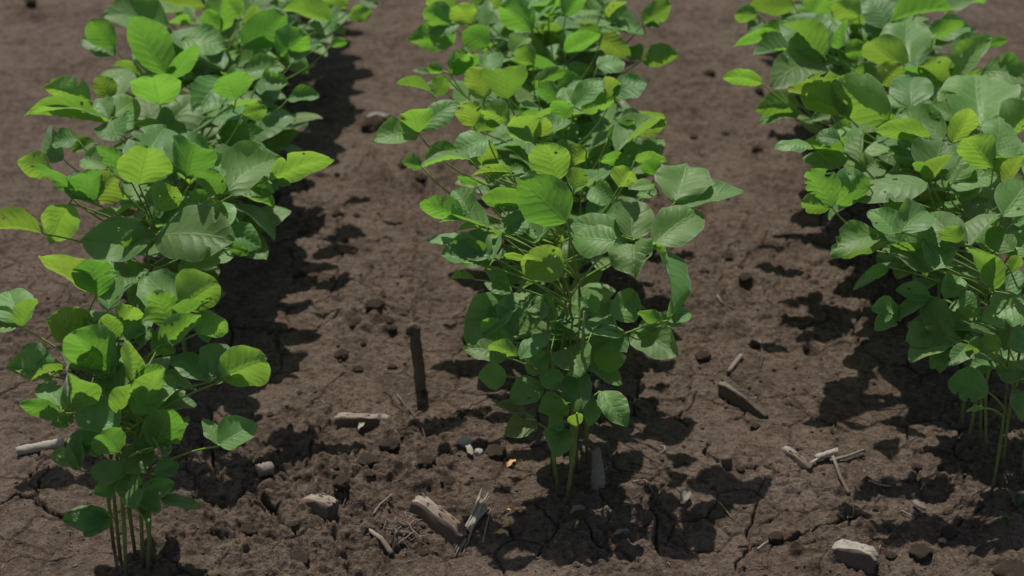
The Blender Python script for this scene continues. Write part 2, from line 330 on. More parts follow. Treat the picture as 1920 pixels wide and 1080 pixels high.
LEAVES['R'] = """1420 26 1377 28 32 B;1490 12 1404 8 42 B;1425 40 1408 66 22 G;1480 56 1424 60 42 B;1470 72 1374 89 26 B;1490 93 1412 103 26 G;
1545 106 1468 36 78 G;1538 113 1464 44 22 B;1570 92 1586 38 22 B;1585 102 1627 90 37 B;1585 46 1548 18 27 G;1545 119 1444 162 52 G;
1430 156 1354 146 30 B;1500 196 1416 206 47 B;1592 221 1478 166 47 B;1590 216 1514 146 58 B;1665 226 1560 152 74 B;1556 216 1519 226 20 G;1500 216 1424 232 34 D;
1610 32 1562 3 52 B;1640 30 1600 0 40 G;1665 53 1630 -4 52 G;1680 32 1762 4 32 G;1670 44 1787 19 30 B;1775 23 1844 5 24 G;1668 71 1624 34 42 G;1707 126 1704 38 60 G k;
1700 131 1629 77 47 B;1730 82 1810 42 30 B;1755 71 1812 48 27 D;1755 86 1827 54 32 G;1790 121 1858 68 48 G;1786 151 1858 72 42 G k;1850 86 1889 75 22 B;1740 116 1759 64 17 G;
1780 163 1684 129 22 G;1780 161 1724 120 58 B;1840 136 1930 151 58 G;1800 151 1892 192 52 B;1845 236 1830 143 84 G k;1710 206 1712 143 47 G;1690 201 1660 180 27 G;
1792 221 1737 199 32 G;1770 261 1684 211 62 G k;1785 269 1819 203 40 Y;1745 256 1639 245 44 B;1880 252 1950 204 72 B;1895 206 1938 169 37 G;
1730 306 1650 254 42 G k;1728 304 1746 257 30 D;1745 339 1766 263 62 G;1743 351 1789 289 24 Y;1742 341 1714 304 17 B;1738 343 1597 373 44 G;1776 351 1882 334 47 G;1785 346 1811 289 52 D;
1862 318 1811 258 58 B;1868 301 1871 221 42 G k;1885 346 1919 289 30 Y;1880 331 1872 291 22 Y;1880 406 1932 339 58 G;1820 461 1882 399 24 G;
1810 461 1741 399 58 G;1798 466 1774 424 34 Y;1690 436 1736 394 47 G;1680 441 1629 394 47 G;1755 506 1760 429 48 G k;1747 511 1669 449 50 G k;
1665 453 1574 480 34 B;1655 441 1557 480 50 G c;1668 461 1736 521 22 B;1560 389 1514 319 47 B r;1560 389 1502 378 44 B;1632 352 1546 352 62 B r;
1520 271 1452 278 20 G;1588 286 1499 270 24 B;1590 291 1504 300 40 G;1576 263 1529 259 30 G;1600 281 1580 239 30 D;1612 301 1631 224 24 G;
1665 501 1622 519 27 B;1685 573 1634 580 27 D;1685 578 1639 619 36 D;1745 556 1679 544 32 D;1740 561 1679 601 27 D;1736 562 1772 632 52 D;1815 601 1790 564 42 D;1835 576 1799 544 32 G k;1840 591 1797 580 24 Y;
1922 566 1841 602 72 G;1848 661 1866 627 28 B;1846 661 1816 644 26 B;1910 711 1867 688 44 D;1785 641 1704 676 38 D;1780 656 1744 691 36 D;1815 646 1779 686 30 G;
1853 736 1777 716 62 D;1846 766 1811 771 12 B;1905 731 1916 791 34 V;1860 546 1815 464 34 Y;1862 541 1866 479 16 Y;1860 471 1839 419 42 D;1900 471 1854 429 42 G;1895 511 1911 479 20 Y;
1930 480 1890 440 50 G;1935 640 1890 650 60 D;1700 480 1665 420 40 D;1640 470 1600 440 40 D;1880 560 1900 500 40 D;1650 330 1690 380 44 D;1690 400 1660 350 44 D;1830 330 1800 380 44 D;1900 420 1940 400 44 D;1600 130 1640 160 40 B;1650 160 1690 120 44 B;1560 240 1600 260 40 D;1520 30 1550 -10 44 B;1720 20 1700 -30 50 G;1800 200 1760 170 40 D;1640 300 1600 330 40 D;1920 330 1950 260 50 G;1740 620 1700 640 44 D;1800 520 1770 560 40 D"""
PITS = ((1520, 655, .009, .016), (806, 742, .008, .003), (1366, 872, .011, .010), (475, 930, .012, .012), (1365, 483, .010, .010), (790, 345, .014, .016), (512, 958, .012, .010), (60, 30, .03, .02))
MOUNDS = ((700, 598, .032, .022), (790, 728, .016, .006), (640, 605, .022, .008), (760, 870, .05, .008), (650, 900, .04, .006), (1600, 1045, .05, .006), (1895, 1060, .03, .02), (330, 1060, .05, .004))
CRACKS = (
 (.0034, .022, ((0, 948), (30, 930), (62, 938), (90, 962), (112, 972))), (.0018, .012, ((62, 938), (70, 905), (105, 880))), (.0014, .010, ((0, 1060), (40, 1050), (90, 1062), (130, 1050))),
 (.0032, .022, ((396, 850), (402, 880), (420, 905))), (.004, .026, ((462, 925), (490, 940), (520, 962), (528, 990))), (.0016, .01, ((528, 990), (560, 1010), (570, 1050))), (.0016, .01, ((380, 938), (428, 940))),
 (.0018, .012, ((560, 790), (590, 760), (612, 728), (650, 700))), (.002, .013, ((716, 735), (745, 760), (770, 782))), (.0014, .01, ((580, 860), (590, 830), (620, 800))),
 (.0012, .008, ((690, 330), (740, 350), (780, 345))), (.0014, .01, ((640, 600), (600, 615), (560, 600))), (.0012, .008, ((830, 795), (890, 790), (940, 780))),
 (.0030, .02, ((1380, 1032), (1440, 1024), (1482, 1018), (1540, 998), (1572, 992), (1598, 985), (1598, 948))), (.0024, .016, ((1402, 1030), (1398, 992), (1412, 955), (1420, 940))), (.002, .014, ((1402, 1030), (1380, 1056), (1392, 1080))),
 (.0026, .018, ((1328, 832), (1322, 850), (1340, 868))), (.002, .014, ((1352, 872), (1390, 885), (1430, 880), (1455, 895))), (.002, .014, ((1235, 765), (1262, 785), (1290, 798))), (.0016, .012, ((1262, 785), (1290, 765), (1310, 735))),
 (.0018, .012, ((1512, 735), (1530, 758), (1538, 770))), (.0016, .01, ((1480, 760), (1530, 790), (1590, 812))), (.0014, .01, ((1420, 745), (1470, 750), (1512, 745))),
 (.002, .014, ((1100, 985), (1118, 1020), (1160, 1030), (1190, 1050))), (.002, .014, ((1230, 880), (1200, 930), (1228, 985), (1238, 1030))), (.0016, .01, ((1170, 870), (1230, 880), (1290, 872))),
 (.0016, .01, ((1650, 985), (1690, 1010), (1712, 1030), (1760, 1040))), (.0018, .012, ((1800, 985), (1830, 965), (1850, 950))), (.0014, .01, ((600, 1000), (640, 1015), (660, 1050), (655, 1080))),
 (.0018, .012, ((1385, 395), (1430, 400), (1480, 392))), (.0014, .01, ((1230, 540), (1262, 560), (1300, 552))), (.0016, .01, ((20, 690), (70, 660), (110, 625))), (.0014, .01, ((1000, 940), (1050, 990), (1010, 1040))),
 (.0012, .009, ((950, 775), (890, 770), (840, 800))), (.0018, .012, ((1440, 430), (1420, 470), (1380, 505), (1330, 510))))
CLODS = ((702, 575, .013, 'dark jagged clod crowning the soil mound above the stub'), (722, 596, .012, 'lumpy clod on the right flank of the soil mound'), (668, 608, .010, 'rounded clod at the left foot of the soil mound'), (735, 618, .008, 'small clod right under the soil mound'),
 (640, 668, .010, 'flat square clod left of the stub'), (672, 694, .007, 'dark little clod below the flat square clod'), (735, 690, .006, 'round clod just left of the stub foot'), (700, 238, .020, 'dark clod under the white husk far back'),
 (1362, 487, .012, 'dark clod with shadowed front in right furrow'), (1398, 520, .010, 'small block clod below the dark right furrow clod'), (1480, 205, .011, 'low clod far back in right furrow'), (1318, 670, .010, 'round clod near the shade right of middle row'), (1413, 648, .008, 'upright clod above the dark wedge'),
 (790, 345, .010, 'dark clod at the left edge of middle row canopy'), (690, 865, .012, 'crumbly clod left of the pale pebble'), (730, 842, .012, 'large crumbly clod between fragment and pebble'), (800, 870, .011, 'crumbly clod below the pale pebble'), (930, 850, .012, 'crumbly clod between pebble and middle stems'), (640, 915, .010, 'crumbly clod right of the thick stalk piece'), (840, 905, .009, 'crumbly clod above the splinter sheaf'),
 (1725, 1040, .013, 'broad clod at bottom right beside the white topped block'), (1900, 1066, .022, 'big dark clod in the bottom right corner'), (1455, 1010, .009, 'clod beside the branching crack'), (1780, 1005, .012, 'clod in shade at lower right'), (60, 25, .012, 'dark clod far back at the top left'), (465, 1000, .010, 'clod in front of left stems'), (560, 1040, .012, 'clod near the bottom between left and middle rows'), (80, 755, .010, 'dull clod left of the left front plants'))


# ------------------------------------------------------------------ ground
def vnoise(X, Y, scale, seed):
    g = np.random.default_rng(seed).random((256, 256))
    x = X / scale + 1000.3; y = Y / scale + 1000.7
    xi = np.floor(x).astype(int); yi = np.floor(y).astype(int); fx = x - xi; fy = y - yi
    fx = fx * fx * (3 - 2 * fx); fy = fy * fy * (3 - 2 * fy)
    q = lambda a, b: g[a % 256, b % 256]
    return (q(xi, yi) * (1 - fx) + q(xi + 1, yi) * fx) * (1 - fy) + (q(xi, yi + 1) * (1 - fx) + q(xi + 1, yi + 1) * fx) * fy - .5

def growing(a, b, s): return list(np.arange(a, b, s))
xs = growing(-.80, .92, .0017); ys = growing(1.36, 2.10, .0016)
st = .0016
while ys[-1] < 4.0: st = min(.010, st * 1.008); ys.append(ys[-1] + st)
st = .0017
lo = xs[0]; left = []; hi = xs[-1]; right = []
while lo > -90: st *= 1.16; lo -= st; left.append(lo); hi += st; right.append(hi)
xs = np.array(left[::-1] + xs + right)
st = .0016; lo = ys[0]; fr = []
while lo > -90: st *= 1.16; lo -= st; fr.append(lo)
st = .01; hi = ys[-1]; bk = []
while hi < 120: st *= 1.16; hi += st; bk.append(hi)
ys = np.array(fr[::-1] + ys + bk)
GX, GY = np.meshgrid(xs, ys)
H = .012 * vnoise(GX, GY, .33, 1) + .010 * vnoise(GX, GY, .11, 2)
rough = np.clip(vnoise(GX, GY, .16, 3) * 1.8 + .55, .15, 1.2)
def zone(px, py, rad, k):
    global rough
    g = at_z(px, py, 0); d = np.hypot(GX - g.x, (GY - g.y) * .75); rough += k * np.exp(-(d / rad) ** 2)
for z_ in ((760, 850, .10, 1.3), (640, 880, .08, 1.0), (700, 980, .09, .8), (560, 1000, .07, .9), (420, 1040, .08, .5), (1500, 960, .12, .5), (1650, 1010, .1, .6), (700, 600, .06, .8)):
    zone(*z_)
for z_ in ((600, 480, .13, -.45), (60, 1020, .08, -.4), (1430, 330, .15, -.4), (100, 200, .3, -.3), (640, 330, .12, -.3)): zone(*z_)
rough = np.clip(rough, .3, 1.9)
H += rough * (.0075 * vnoise(GX, GY, .042, 4) + .0058 * vnoise(GX, GY, .019, 5) + .0042 * np.abs(vnoise(GX, GY, .0095, 6)) * 2 + .0030 * vnoise(GX, GY, .0056, 7))
H += .0022 * vnoise(GX, GY, .008, 17) + .0014 * vnoise(GX, GY, .0038, 18)
# rounded crumbs of the crust
NB = 9000
bx = rng.uniform(-.78, .9, NB); by = 1.37 + (rng.random(NB) ** 1.5) * 1.5; br = .0018 + .0085 * rng.random(NB) ** 4.5
for x_, y_, r_ in zip(bx, by, br):
    i0, i1 = np.searchsorted(xs, (x_ - r_ * 1.1, x_ + r_ * 1.1)); j0, j1 = np.searchsorted(ys, (y_ - r_ * 1.1, y_ + r_ * 1.1))
    if i1 <= i0 or j1 <= j0: continue
    sx = GX[j0:j1, i0:i1] - x_; sy = GY[j0:j1, i0:i1] - y_
    k = rough[(j0 + j1) // 2, (i0 + i1) // 2]
    if k < .6 and r_ > .0042: continue
    d2 = (sx * sx + sy * sy * 1.15) / (r_ * r_)
    H[j0:j1, i0:i1] += r_ * .75 * min(1.1, k) * np.sqrt(np.clip(1 - d2, 0, 1))
# pits
for px, py, r_, dep in PITS:
    g = at_z(px, py, 0); d = np.hypot(GX - g.x, (GY - g.y) * .7); H -= dep * np.exp(-(d / r_) ** 4)
for px, py, r_, hh in MOUNDS:
    g = at_z(px, py, 0); d = np.hypot(GX - g.x, (GY - g.y) * .8); H += hh * np.exp(-(d / r_) ** 2) * (1 + 1.2 * vnoise(GX, GY, .013, 31))
# shrinkage cracks: drawn ones, then a fine net
wx = GX + .010 * vnoise(GX, GY, .03, 8) + .005 * vnoise(GX, GY, .011, 9); wy = GY + .010 * vnoise(GX, GY, .03, 10) + .005 * vnoise(GX, GY, .011, 12)
def carve(pts, width, depth):
    for a, b in zip(pts, pts[1:]):
        x0, x1 = sorted((a.x, b.x)); y0, y1 = sorted((a.y, b.y)); mg = .03
        i0, i1 = np.searchsorted(xs, (x0 - mg, x1 + mg)); j0, j1 = np.searchsorted(ys, (y0 - mg, y1 + mg))
        if i1 <= i0 or j1 <= j0: continue
        X, Y = wx[j0:j1, i0:i1], wy[j0:j1, i0:i1]
        dx, dy = b.x - a.x, b.y - a.y; q = np.clip(((X - a.x) * dx + (Y - a.y) * dy) / (dx * dx + dy * dy + 1e-9), 0, 1)
        d = np.hypot(X - a.x - q * dx, Y - a.y - q * dy)
        ww = width * .62 * (.7 + .9 * (vnoise(X, Y, .02, 13) + .5))
        CR[j0:j1, i0:i1] = np.maximum(CR[j0:j1, i0:i1], depth * np.clip(1.25 - d / ww, 0, 1))
CR = np.zeros_like(H)
for wd, dp, pl in CRACKS: carve([at_z(x, y, 0) for x, y in pl], wd, dp)
seedp = [(x_ + rng.uniform(-.02, .02), y_ + rng.uniform(-.02, .02)) for x_ in np.arange(-.85, .98, .062) for y_ in np.arange(1.33, 2.6, .062)]
d1 = np.full(H.shape, 9.0); d2 = np.full(H.shape, 9.0)
for sx_, sy_ in seedp:
    i0, i1 = np.searchsorted(xs, (sx_ - .13, sx_ + .13)); j0, j1 = np.searchsorted(ys, (sy_ - .13, sy_ + .13))
    d = np.hypot(wx[j0:j1, i0:i1] - sx_, wy[j0:j1, i0:i1] - sy_)
    A, Bq = d1[j0:j1, i0:i1], d2[j0:j1, i0:i1]
    nb = np.where(d < A, A, np.minimum(Bq, d)); na = np.minimum(A, d)
    d1[j0:j1, i0:i1] = na; d2[j0:j1, i0:i1] = nb
gate = np.clip((vnoise(GX, GY, .09, 14) + .10) * 5, 0, 1)
CR = np.maximum(CR, .0075 * gate * np.clip(1 - (d2 - d1) / .0034, 0, 1) * (d2 < 5))
H -= CR
far = np.clip((np.hypot(GX - .05, GY - 2.2) - 3) / 4, 0, 1)
H = H * (1 - far)
def hgt(x, y):
    i = min(len(xs) - 2, max(0, int(np.searchsorted(xs, x)) - 1)); j = min(len(ys) - 2, max(0, int(np.searchsorted(ys, y)) - 1))
    return float(H[j, i])
def on_ground(px, py):
    z = 0.0
    for _ in range(4): p = at_z(px, py, z); z = hgt(p.x, p.y)
    return Vector((p.x, p.y, z))
ny, nx = H.shape
me = bpy.data.meshes.new('ground'); me.vertices.add(ny * nx)
me.vertices.foreach_set('co', np.stack([GX, GY, H], -1).astype(np.float32).ravel())
ii = (np.arange(ny - 1)[:, None] * nx + np.arange(nx - 1)[None, :]).ravel()
quads = np.stack([ii, ii + 1, ii + nx + 1, ii + nx], -1).astype(np.int32)
me.loops.add(quads.size); me.loops.foreach_set('vertex_index', quads.ravel())
me.polygons.add(len(quads)); me.polygons.foreach_set('loop_start', np.arange(0, quads.size, 4, dtype=np.int32))
me.update(calc_edges=True); me.polygons.foreach_set('use_smooth', np.ones(len(quads), dtype=bool))
me.materials.append(SOIL)
go = bpy.data.objects.new('ground', me); COL.objects.link(go)
tag(go, 'bare brown cracked field soil between the soybean rows', None, None, 'structure'); go['category'] = 'ground'

# ------------------------------------------------------------------ plants
ROWX = {'L': -.43, 'C': .063, 'R': .568}
ROWNAME = {'L': 'left', 'C': 'middle', 'R': 'right'}
ORD = ['first', 'second', 'third', 'fourth', 'fifth', 'sixth', 'seventh', 'eighth', 'ninth', 'tenth', 'eleventh', 'twelfth', 'thirteenth', 'fourteenth', 'fifteenth', 'sixteenth', 'seventeenth', 'eighteenth', 'nineteenth', 'twentieth'] + ['twenty-' + x for x in ('first', 'second', 'third', 'fourth', 'fifth', 'sixth', 'seventh', 'eighth', 'ninth')] + ['thirtieth'] + ['thirty-' + x for x in ('first', 'second', 'third', 'fourth', 'fifth', 'sixth', 'seventh', 'eighth', 'ninth')]
plants = []
class Plant: pass
def make_plant(row, p, k, front):
    P = Plant(); P.row = row; P.p = p; P.nl = 0; P.front = front; rr = random.Random(hash((row == 'C', row == 'R', k)) % 9999 + k)
    P.rr = rr
    P.o = empty('soybean_plant', p)
    P.h = (rr.uniform(.215, .25) if not front else rr.uniform(.225, .265))
    lean = Vector((rr.uniform(-.02, .02), rr.uniform(-.015, .02), P.h))
    if front: lean = Vector((rr.uniform(-.022, .022), rr.uniform(.0, .025), P.h))
    wv = Vector((rr.uniform(-.006, .006), rr.uniform(-.006, .006), 0))
    P.path = [lean * (i / 11) + wv * math.sin(i / 11 * 3.5) - Vector((0, 0, .012 if i == 0 else 0)) for i in range(12)]
    rad = []
    for i in range(12):
        r = (.0024 if not (front and row == 'R') else .0020) * P.rr.choice((.9, 1, 1.05)) - .0011 * i / 11
        if i in (3, 5, 7, 9): r *= 1.22
        rad.append(r)
    v, f, u = tube(P.path, rad, 8)
    mesh_obj('stem', v, f, STEM, P.o, u)
    plants.append(P); return P
def stem_at(P, z):
    t = max(0, min(1, z / P.h)); x = t * 11; i = min(10, int(x)); return P.path[i].lerp(P.path[i + 1], x - i)

for row in 'LCR':
    k = 0
    for px, py in FRONT[row]:
        make_plant(row, on_ground(px, py), k, True); k += 1
    Y = START[row]
    while Y < 3.35:
        x = ROWX[row] + random.uniform(-.016, .016); y = Y + random.uniform(-.012, .012)
        make_plant(row, Vector((x, y, hgt(x, y))), k, False); k += 1
        Y += .056 if Y < 2.5 else .07
for row in 'LCR':
    pl = sorted([P for P in plants if P.row == row], key=lambda P: P.p.y)
    for i, P in enumerate(pl):
        lab = f'green soybean plant, {ORD[i]} back from the near end of the {ROWNAME[row]} row'
        if i == 0: lab = {'L': 'soybean plant standing nearest the camera at the tip of the left row', 'C': 'soybean plant standing nearest the camera at the tip of the middle row', 'R': 'soybean plant with bare leaning stem nearest the camera in the right row'}[row]
        tag(P.o, lab, 'plant', f'soybean plants of the {ROWNAME[row]} row')

def depth(row, x, y, ty, front_y):
    """where along the row a leaf node stands: the near clump by its distance, the canopy behind by its height"""
    if row == 'L':
        if y > 545 or (y > 470 and x < 210) : return ('Y', 1.54 + max(-.03, .00043 * (800 - y)))
        if y > 330: return ('Y', 1.86 + (440 - y) * .0006)
        return ('z', .295)
    if row == 'C':
        if y > 395: return ('Y', 1.64 + max(-.02, .00036 * (800 - y)))
        return ('z', .315)
    if y > 400: return ('Y', 1.65 + max(-.02, .00034 * (800 - y)))
    return ('z', .315)

NRM = {'B': Vector((0, -.97, -.24)), 'Y': Vector((0, -.97, -.24)), 'G': Vector((0, -.32, .95)), 'D': Vector((0, -.55, .83)), 'V': Vector((0, -.58, .81)), 'O': Vector((0, -.6, .8))}
clusters = []
for row in 'LCR':
    for ent in LEAVES[row].split(';'):
        q = ent.split()
        if len(q) < 6: continue
        bx_, by_, tx_, ty_, wd = map(float, q[:5]); ty = q[5]; fl = q[6] if len(q) > 6 else ''
        tgt = None
        for c in clusters[-8:]:
            if c['row'] == row and len(c['l']) < 3 and math.hypot(c['x'] - bx_, c['y'] - by_) < 24: tgt = c; break
        if tgt is None: tgt = dict(row=row, x=bx_, y=by_, l=[]); clusters.append(tgt)
        tgt['l'].append((bx_, by_, tx_, ty_, wd, ty, fl))
NL = 0
for ci, c in enumerate(clusters):
    rr = random.Random(ci * 7 + 3); row = c['row']
    mode, val = depth(row, c['x'], c['y'], c['l'][0][5], 0)
    deep = any(l[5] in 'DVO' for l in c['l'])
    if mode == 'Y': val += (.022 if deep else -.012) + rr.uniform(-.008, .008)
    else: val += (-.03 if deep else .008) + rr.uniform(-.012, .012)
    node = at_Y(c['x'], c['y'], val) if mode == 'Y' else at_z(c['x'], c['y'], val)
    cand = [P for P in plants if P.row == row]
    P = min(cand, key=lambda P: abs(P.p.y - node.y - .03) + .4 * abs(P.p.x - node.x) + .012 * P.nl)
    P.nl += 1
    base = P.p
    latd = math.hypot(node.x - base.x, node.y - base.y)
    zn = node.z - base.z
    za = max(.03, min(P.h * .97, zn - .36 * latd - .02))
    if zn < .06: za = max(.02, zn - .01)
    a = stem_at(P, za); nd = node - base
    ctl = a.lerp(nd, .5) + Vector((0, 0, .10 * (nd - a).length))
    if mode == 'z': ctl = Vector((a.x + (nd.x - a.x) * .75, a.y + (nd.y - a.y) * .75, a.z + .35 * (nd.z - a.z)))
    path = bez(a, ctl, nd, 10)
    V, Fc, U = tube(path, [.00145 - .0005 * i / 9 for i in range(10)], 7, seed=ci)
    lv = []
    for li, (bx_, by_, tx_, ty_, wd, ty, fl) in enumerate(c['l']):
        NL += 1
        Bp = at_plane(bx_, by_, node, Vector((0, 1, 0)))
        Bp.y += li * .003
        n0 = (NRM[ty] + Vector((rr.uniform(-.34, .34), rr.uniform(-.18, .18), rr.uniform(-.16, .16)))).normalized()
        T = at_plane(tx_, ty_, Bp, n0)
        L = (T - Bp).length; dist = (Bp - CAM).length; mpp = dist / F
        lpx = math.hypot(tx_ - bx_, ty_ - by_)
        if L > .13 or (T - Bp).length > 2.4 * lpx * mpp:
            T = at_plane(tx_, ty_, Bp, Vector((0, 1, .15)).normalized()); L = (T - Bp).length
        wt0 = wd * mpp
        if wt0 > .92 * L:
            need = wt0 / .90; sg = -1 if (ty in 'BY' or rr.random() < .5) else 1
            ex = math.sqrt(max(0, need * need - L * L)); vd = (T - CAM).normalized(); T = T + vd * sg * ex; L = (T - Bp).length
        # very short looking leaflets point toward / away from the lens: lengthen in depth
        e1 = (T - Bp).normalized()
        n1 = (n0 - e1 * n0.dot(e1)).normalized()
        vw = (CAM - Bp).normalized()
        Wn = max(.60 * L, 1e-4)
        best = None
        wt = wd * mpp
        for deg in range(-76, 77, 4):
            nr = Matrix.Rotation(R(deg), 3, e1) @ n1
            ap = Wn * max(.2, abs(nr.dot(vw)))
            sd = nr.dot(SUN)
            if nr.dot(vw) < 0.08: continue
            if ty in 'BY': pen = max(0, sd + .38) * .6
            else: pen = max(0, (.25 if ty in 'DV' else .62) - sd) * .6
            e = (abs(ap - wt) / max(wt, 1e-4)) + pen + abs(deg) * .002
            if best is None or e < best[0]: best = (e, nr, ap)
        nr = best[1] if best else n1
        W = min(.94 * L, max(.22 * L, wt / max(.35, abs(nr.dot(vw)))))
        fold = rr.uniform(.08, .48)
        if wt / L < .28: fold = rr.uniform(.5, .75)
        top = nr if ty not in 'BY' else -nr
        young = ty == 'Y'
        arch = rr.uniform(.02, .10)
        if ty in 'BY': fold *= 1.1; arch *= .9
        if ty == 'V': arch = rr.uniform(.08, .16)
        if 'c' in fl: arch += .08
        rag = 7 if 'r' in fl else (rr.choice((1, 2)) if rr.random() < .25 else 0); hol = rr.choice((1, 1, 2, 3)) if rr.random() < .3 else 0
        m = LEAFY if ty == 'Y' else (LEAFO if ty == 'O' else LEAF)
        if ty == 'B' and rr.random() < .18: m = LEAFY
        v, f, u = leaflet_mesh(Bp - base, T - base, top, W, ci * 31 + li, fold, arch, rag, hol, rr.uniform(.6, 1.7) * (1.6 if 'k' in fl else 1), rr.uniform(.3, .8) * (2.6 if 'k' in fl else 1))
        lv.append((v, f, u, m, Bp - base))
        if (Bp - node).length > .002:
            tube(bez(path[-1], path[-1].lerp(Bp - base, .5) + Vector((0, 0, .001)), Bp - base, 4), [.0011] * 4, 6, V=V, Fc=Fc, U=U)
    st = mesh_obj('leaf_stalk', V, Fc, PETI, P.o, U)
    for v, f, u, m, b in lv:
        mesh_obj('leaflet', v, f, m, st, u)
# --- prototypes for the hidden inner leaves (copies share these meshes)
protos = []
for k in range(12):
    rr = random.Random(900 + k)
    plen = rr.uniform(.045, .085)
    nd = Vector((plen * .8, 0, plen * .62)); path = bez(Vector((0, 0, 0)), Vector((plen * .35, 0, plen * .45)), nd, 8)
    V, Fc, U = tube(path, [.0016 - .0005 * i / 7 for i in range(8)], 6)
    tip_b = nd + Vector((.014, 0, .003)); tube([nd, tip_b], [.001, .001], 6, V=V, Fc=Fc, U=U)
    me_s = mesh_obj('leaf_stalk', V, Fc, PETI, None, U)
    kids = []
    for (b, az) in ((tip_b, rr.uniform(-.2, .2)), (nd, rr.uniform(1.0, 1.5)), (nd, -rr.uniform(1.0, 1.5))):
        L = rr.uniform(.056, .082); el_ = rr.uniform(-.5, .55)
        T = b + Vector((math.cos(az) * math.cos(el_), math.sin(az) * math.cos(el_), math.sin(el_))) * L
        nrm = Vector((rr.uniform(-.3, .3), rr.uniform(-.3, .3), 1)).normalized()
        v, f, u = leaflet_mesh(b, T, nrm, L * rr.uniform(.58, .72), 7000 + k * 10 + len(kids), rr.uniform(.05, .4), rr.uniform(.03, .14), 0, 0, rr.uniform(.4, 1), rr.uniform(.3, .8))
        kids.append(mesh_obj('leaflet', v, f, LEAF if rr.random() < .85 else LEAFY, me_s, u))
    protos.append((me_s, kids))
used = set()
for P in plants:
    rr = P.rr
    Y = P.p.y
    if P.row == 'L' and not P.front and Y < 1.99: spots = [rr.uniform(.12, .16)]
    elif P.front: spots = [rr.uniform(.10, .2)]
    elif Y < 2.0: spots = [rr.uniform(.07, .10), rr.uniform(.09, .13), rr.uniform(.11, .15)]
    elif Y < 2.45: spots = [rr.uniform(.06, .10), rr.uniform(.08, .15), rr.uniform(.12, .19), rr.uniform(.14, .20), rr.uniform(.18, .23), rr.uniform(.19, .235)]
    else: spots = [rr.uniform(.03, .10), rr.uniform(.1, .17), rr.uniform(.14, .2), rr.uniform(.18, .25), P.h * .75, P.h * .9, P.h]
    az = rr.uniform(0, 6.28)
    for z in spots:
        az += 2.4 + rr.uniform(-.4, .4)
        if P.front: az = math.pi / 2 + rr.uniform(-.5, .5)
        pi = rr.randrange(len(protos)); ps, kids = protos[pi]
        if pi not in used: used.add(pi); s = ps; ks = kids
        else:
            s = ps.copy(); COL.objects.link(s); ks = []
            for kd in kids:
                q = kd.copy(); COL.objects.link(q); q.parent = s; ks.append(q)
        s.parent = P.o; s.location = stem_at(P, z); s.rotation_euler = (0, rr.uniform(-.25, .3), az)
        sc = rr.uniform(.8, 1.08) * (.72 if Y < 2.05 else 1); s.scale = (sc, sc, sc)
    # folded young leaf at the growing tip
    if not P.front:
        top = P.path[-1]
        tube_p = bez(top, top + Vector((0, 0, .008)), top + Vector((rr.uniform(-.012, .012), rr.uniform(-.012, .012), .02)), 5)
        V, Fc, U = tube(tube_p, [.001] * 5, 6)
        bs = mesh_obj('leaf_stalk', V, Fc, PETI, P.o, U)
        for q in range(2):
            a2 = rr.uniform(0, 6.28); T = tube_p[-1] + Vector((math.cos(a2) * .018, math.sin(a2) * .018, .022))
            v, f, u = leaflet_mesh(tube_p[-1], T, Vector((-math.cos(a2), -math.sin(a2), .5)).normalized(), .012, int(Y * 1000) + q, .6, .05, 0, 0, .4, .4)
            mesh_obj('leaflet', v, f, LEAFY, bs, u)
for i, (ps, kids) in enumerate(protos):
    if i not in used:
        for k in kids: bpy.data.objects.remove(k)
        bpy.data.objects.remove(ps)

# ------------------------------------------------------------------ dry residue on the soil
def rod(name, pts, r0, r1, m, label, cat, group=None, sides=12, wob=.12, seed=0, jag=0.0, n=18):
    """stalk piece along 3D points; uneven wall, ragged ends"""
    rr = random.Random(seed); o = pts[0].copy()
    P2 = []
    for i in range(n):
        t = i / (n - 1) * (len(pts) - 1); k = min(len(pts) - 2, int(t)); P2.append(pts[k].lerp(pts[k + 1], t - k) - o)
    rad = [(r0 + (r1 - r0) * i / (n - 1)) * (1 + rr.uniform(-.06, .06)) for i in range(n)]
    V, Fc, U = tube(P2, rad, sides, True, wob, seed)
    d = (P2[-1] - P2[0]).normalized()
    for k in range(sides):
        V[k] = V[k] - d * rr.uniform(0, jag); V[-1 - k] = V[-1 - k] + d * rr.uniform(0, jag)
    ob = mesh_obj(name, V, Fc, m, None, U, loc=o)
    return tag(ob, label, cat, group)

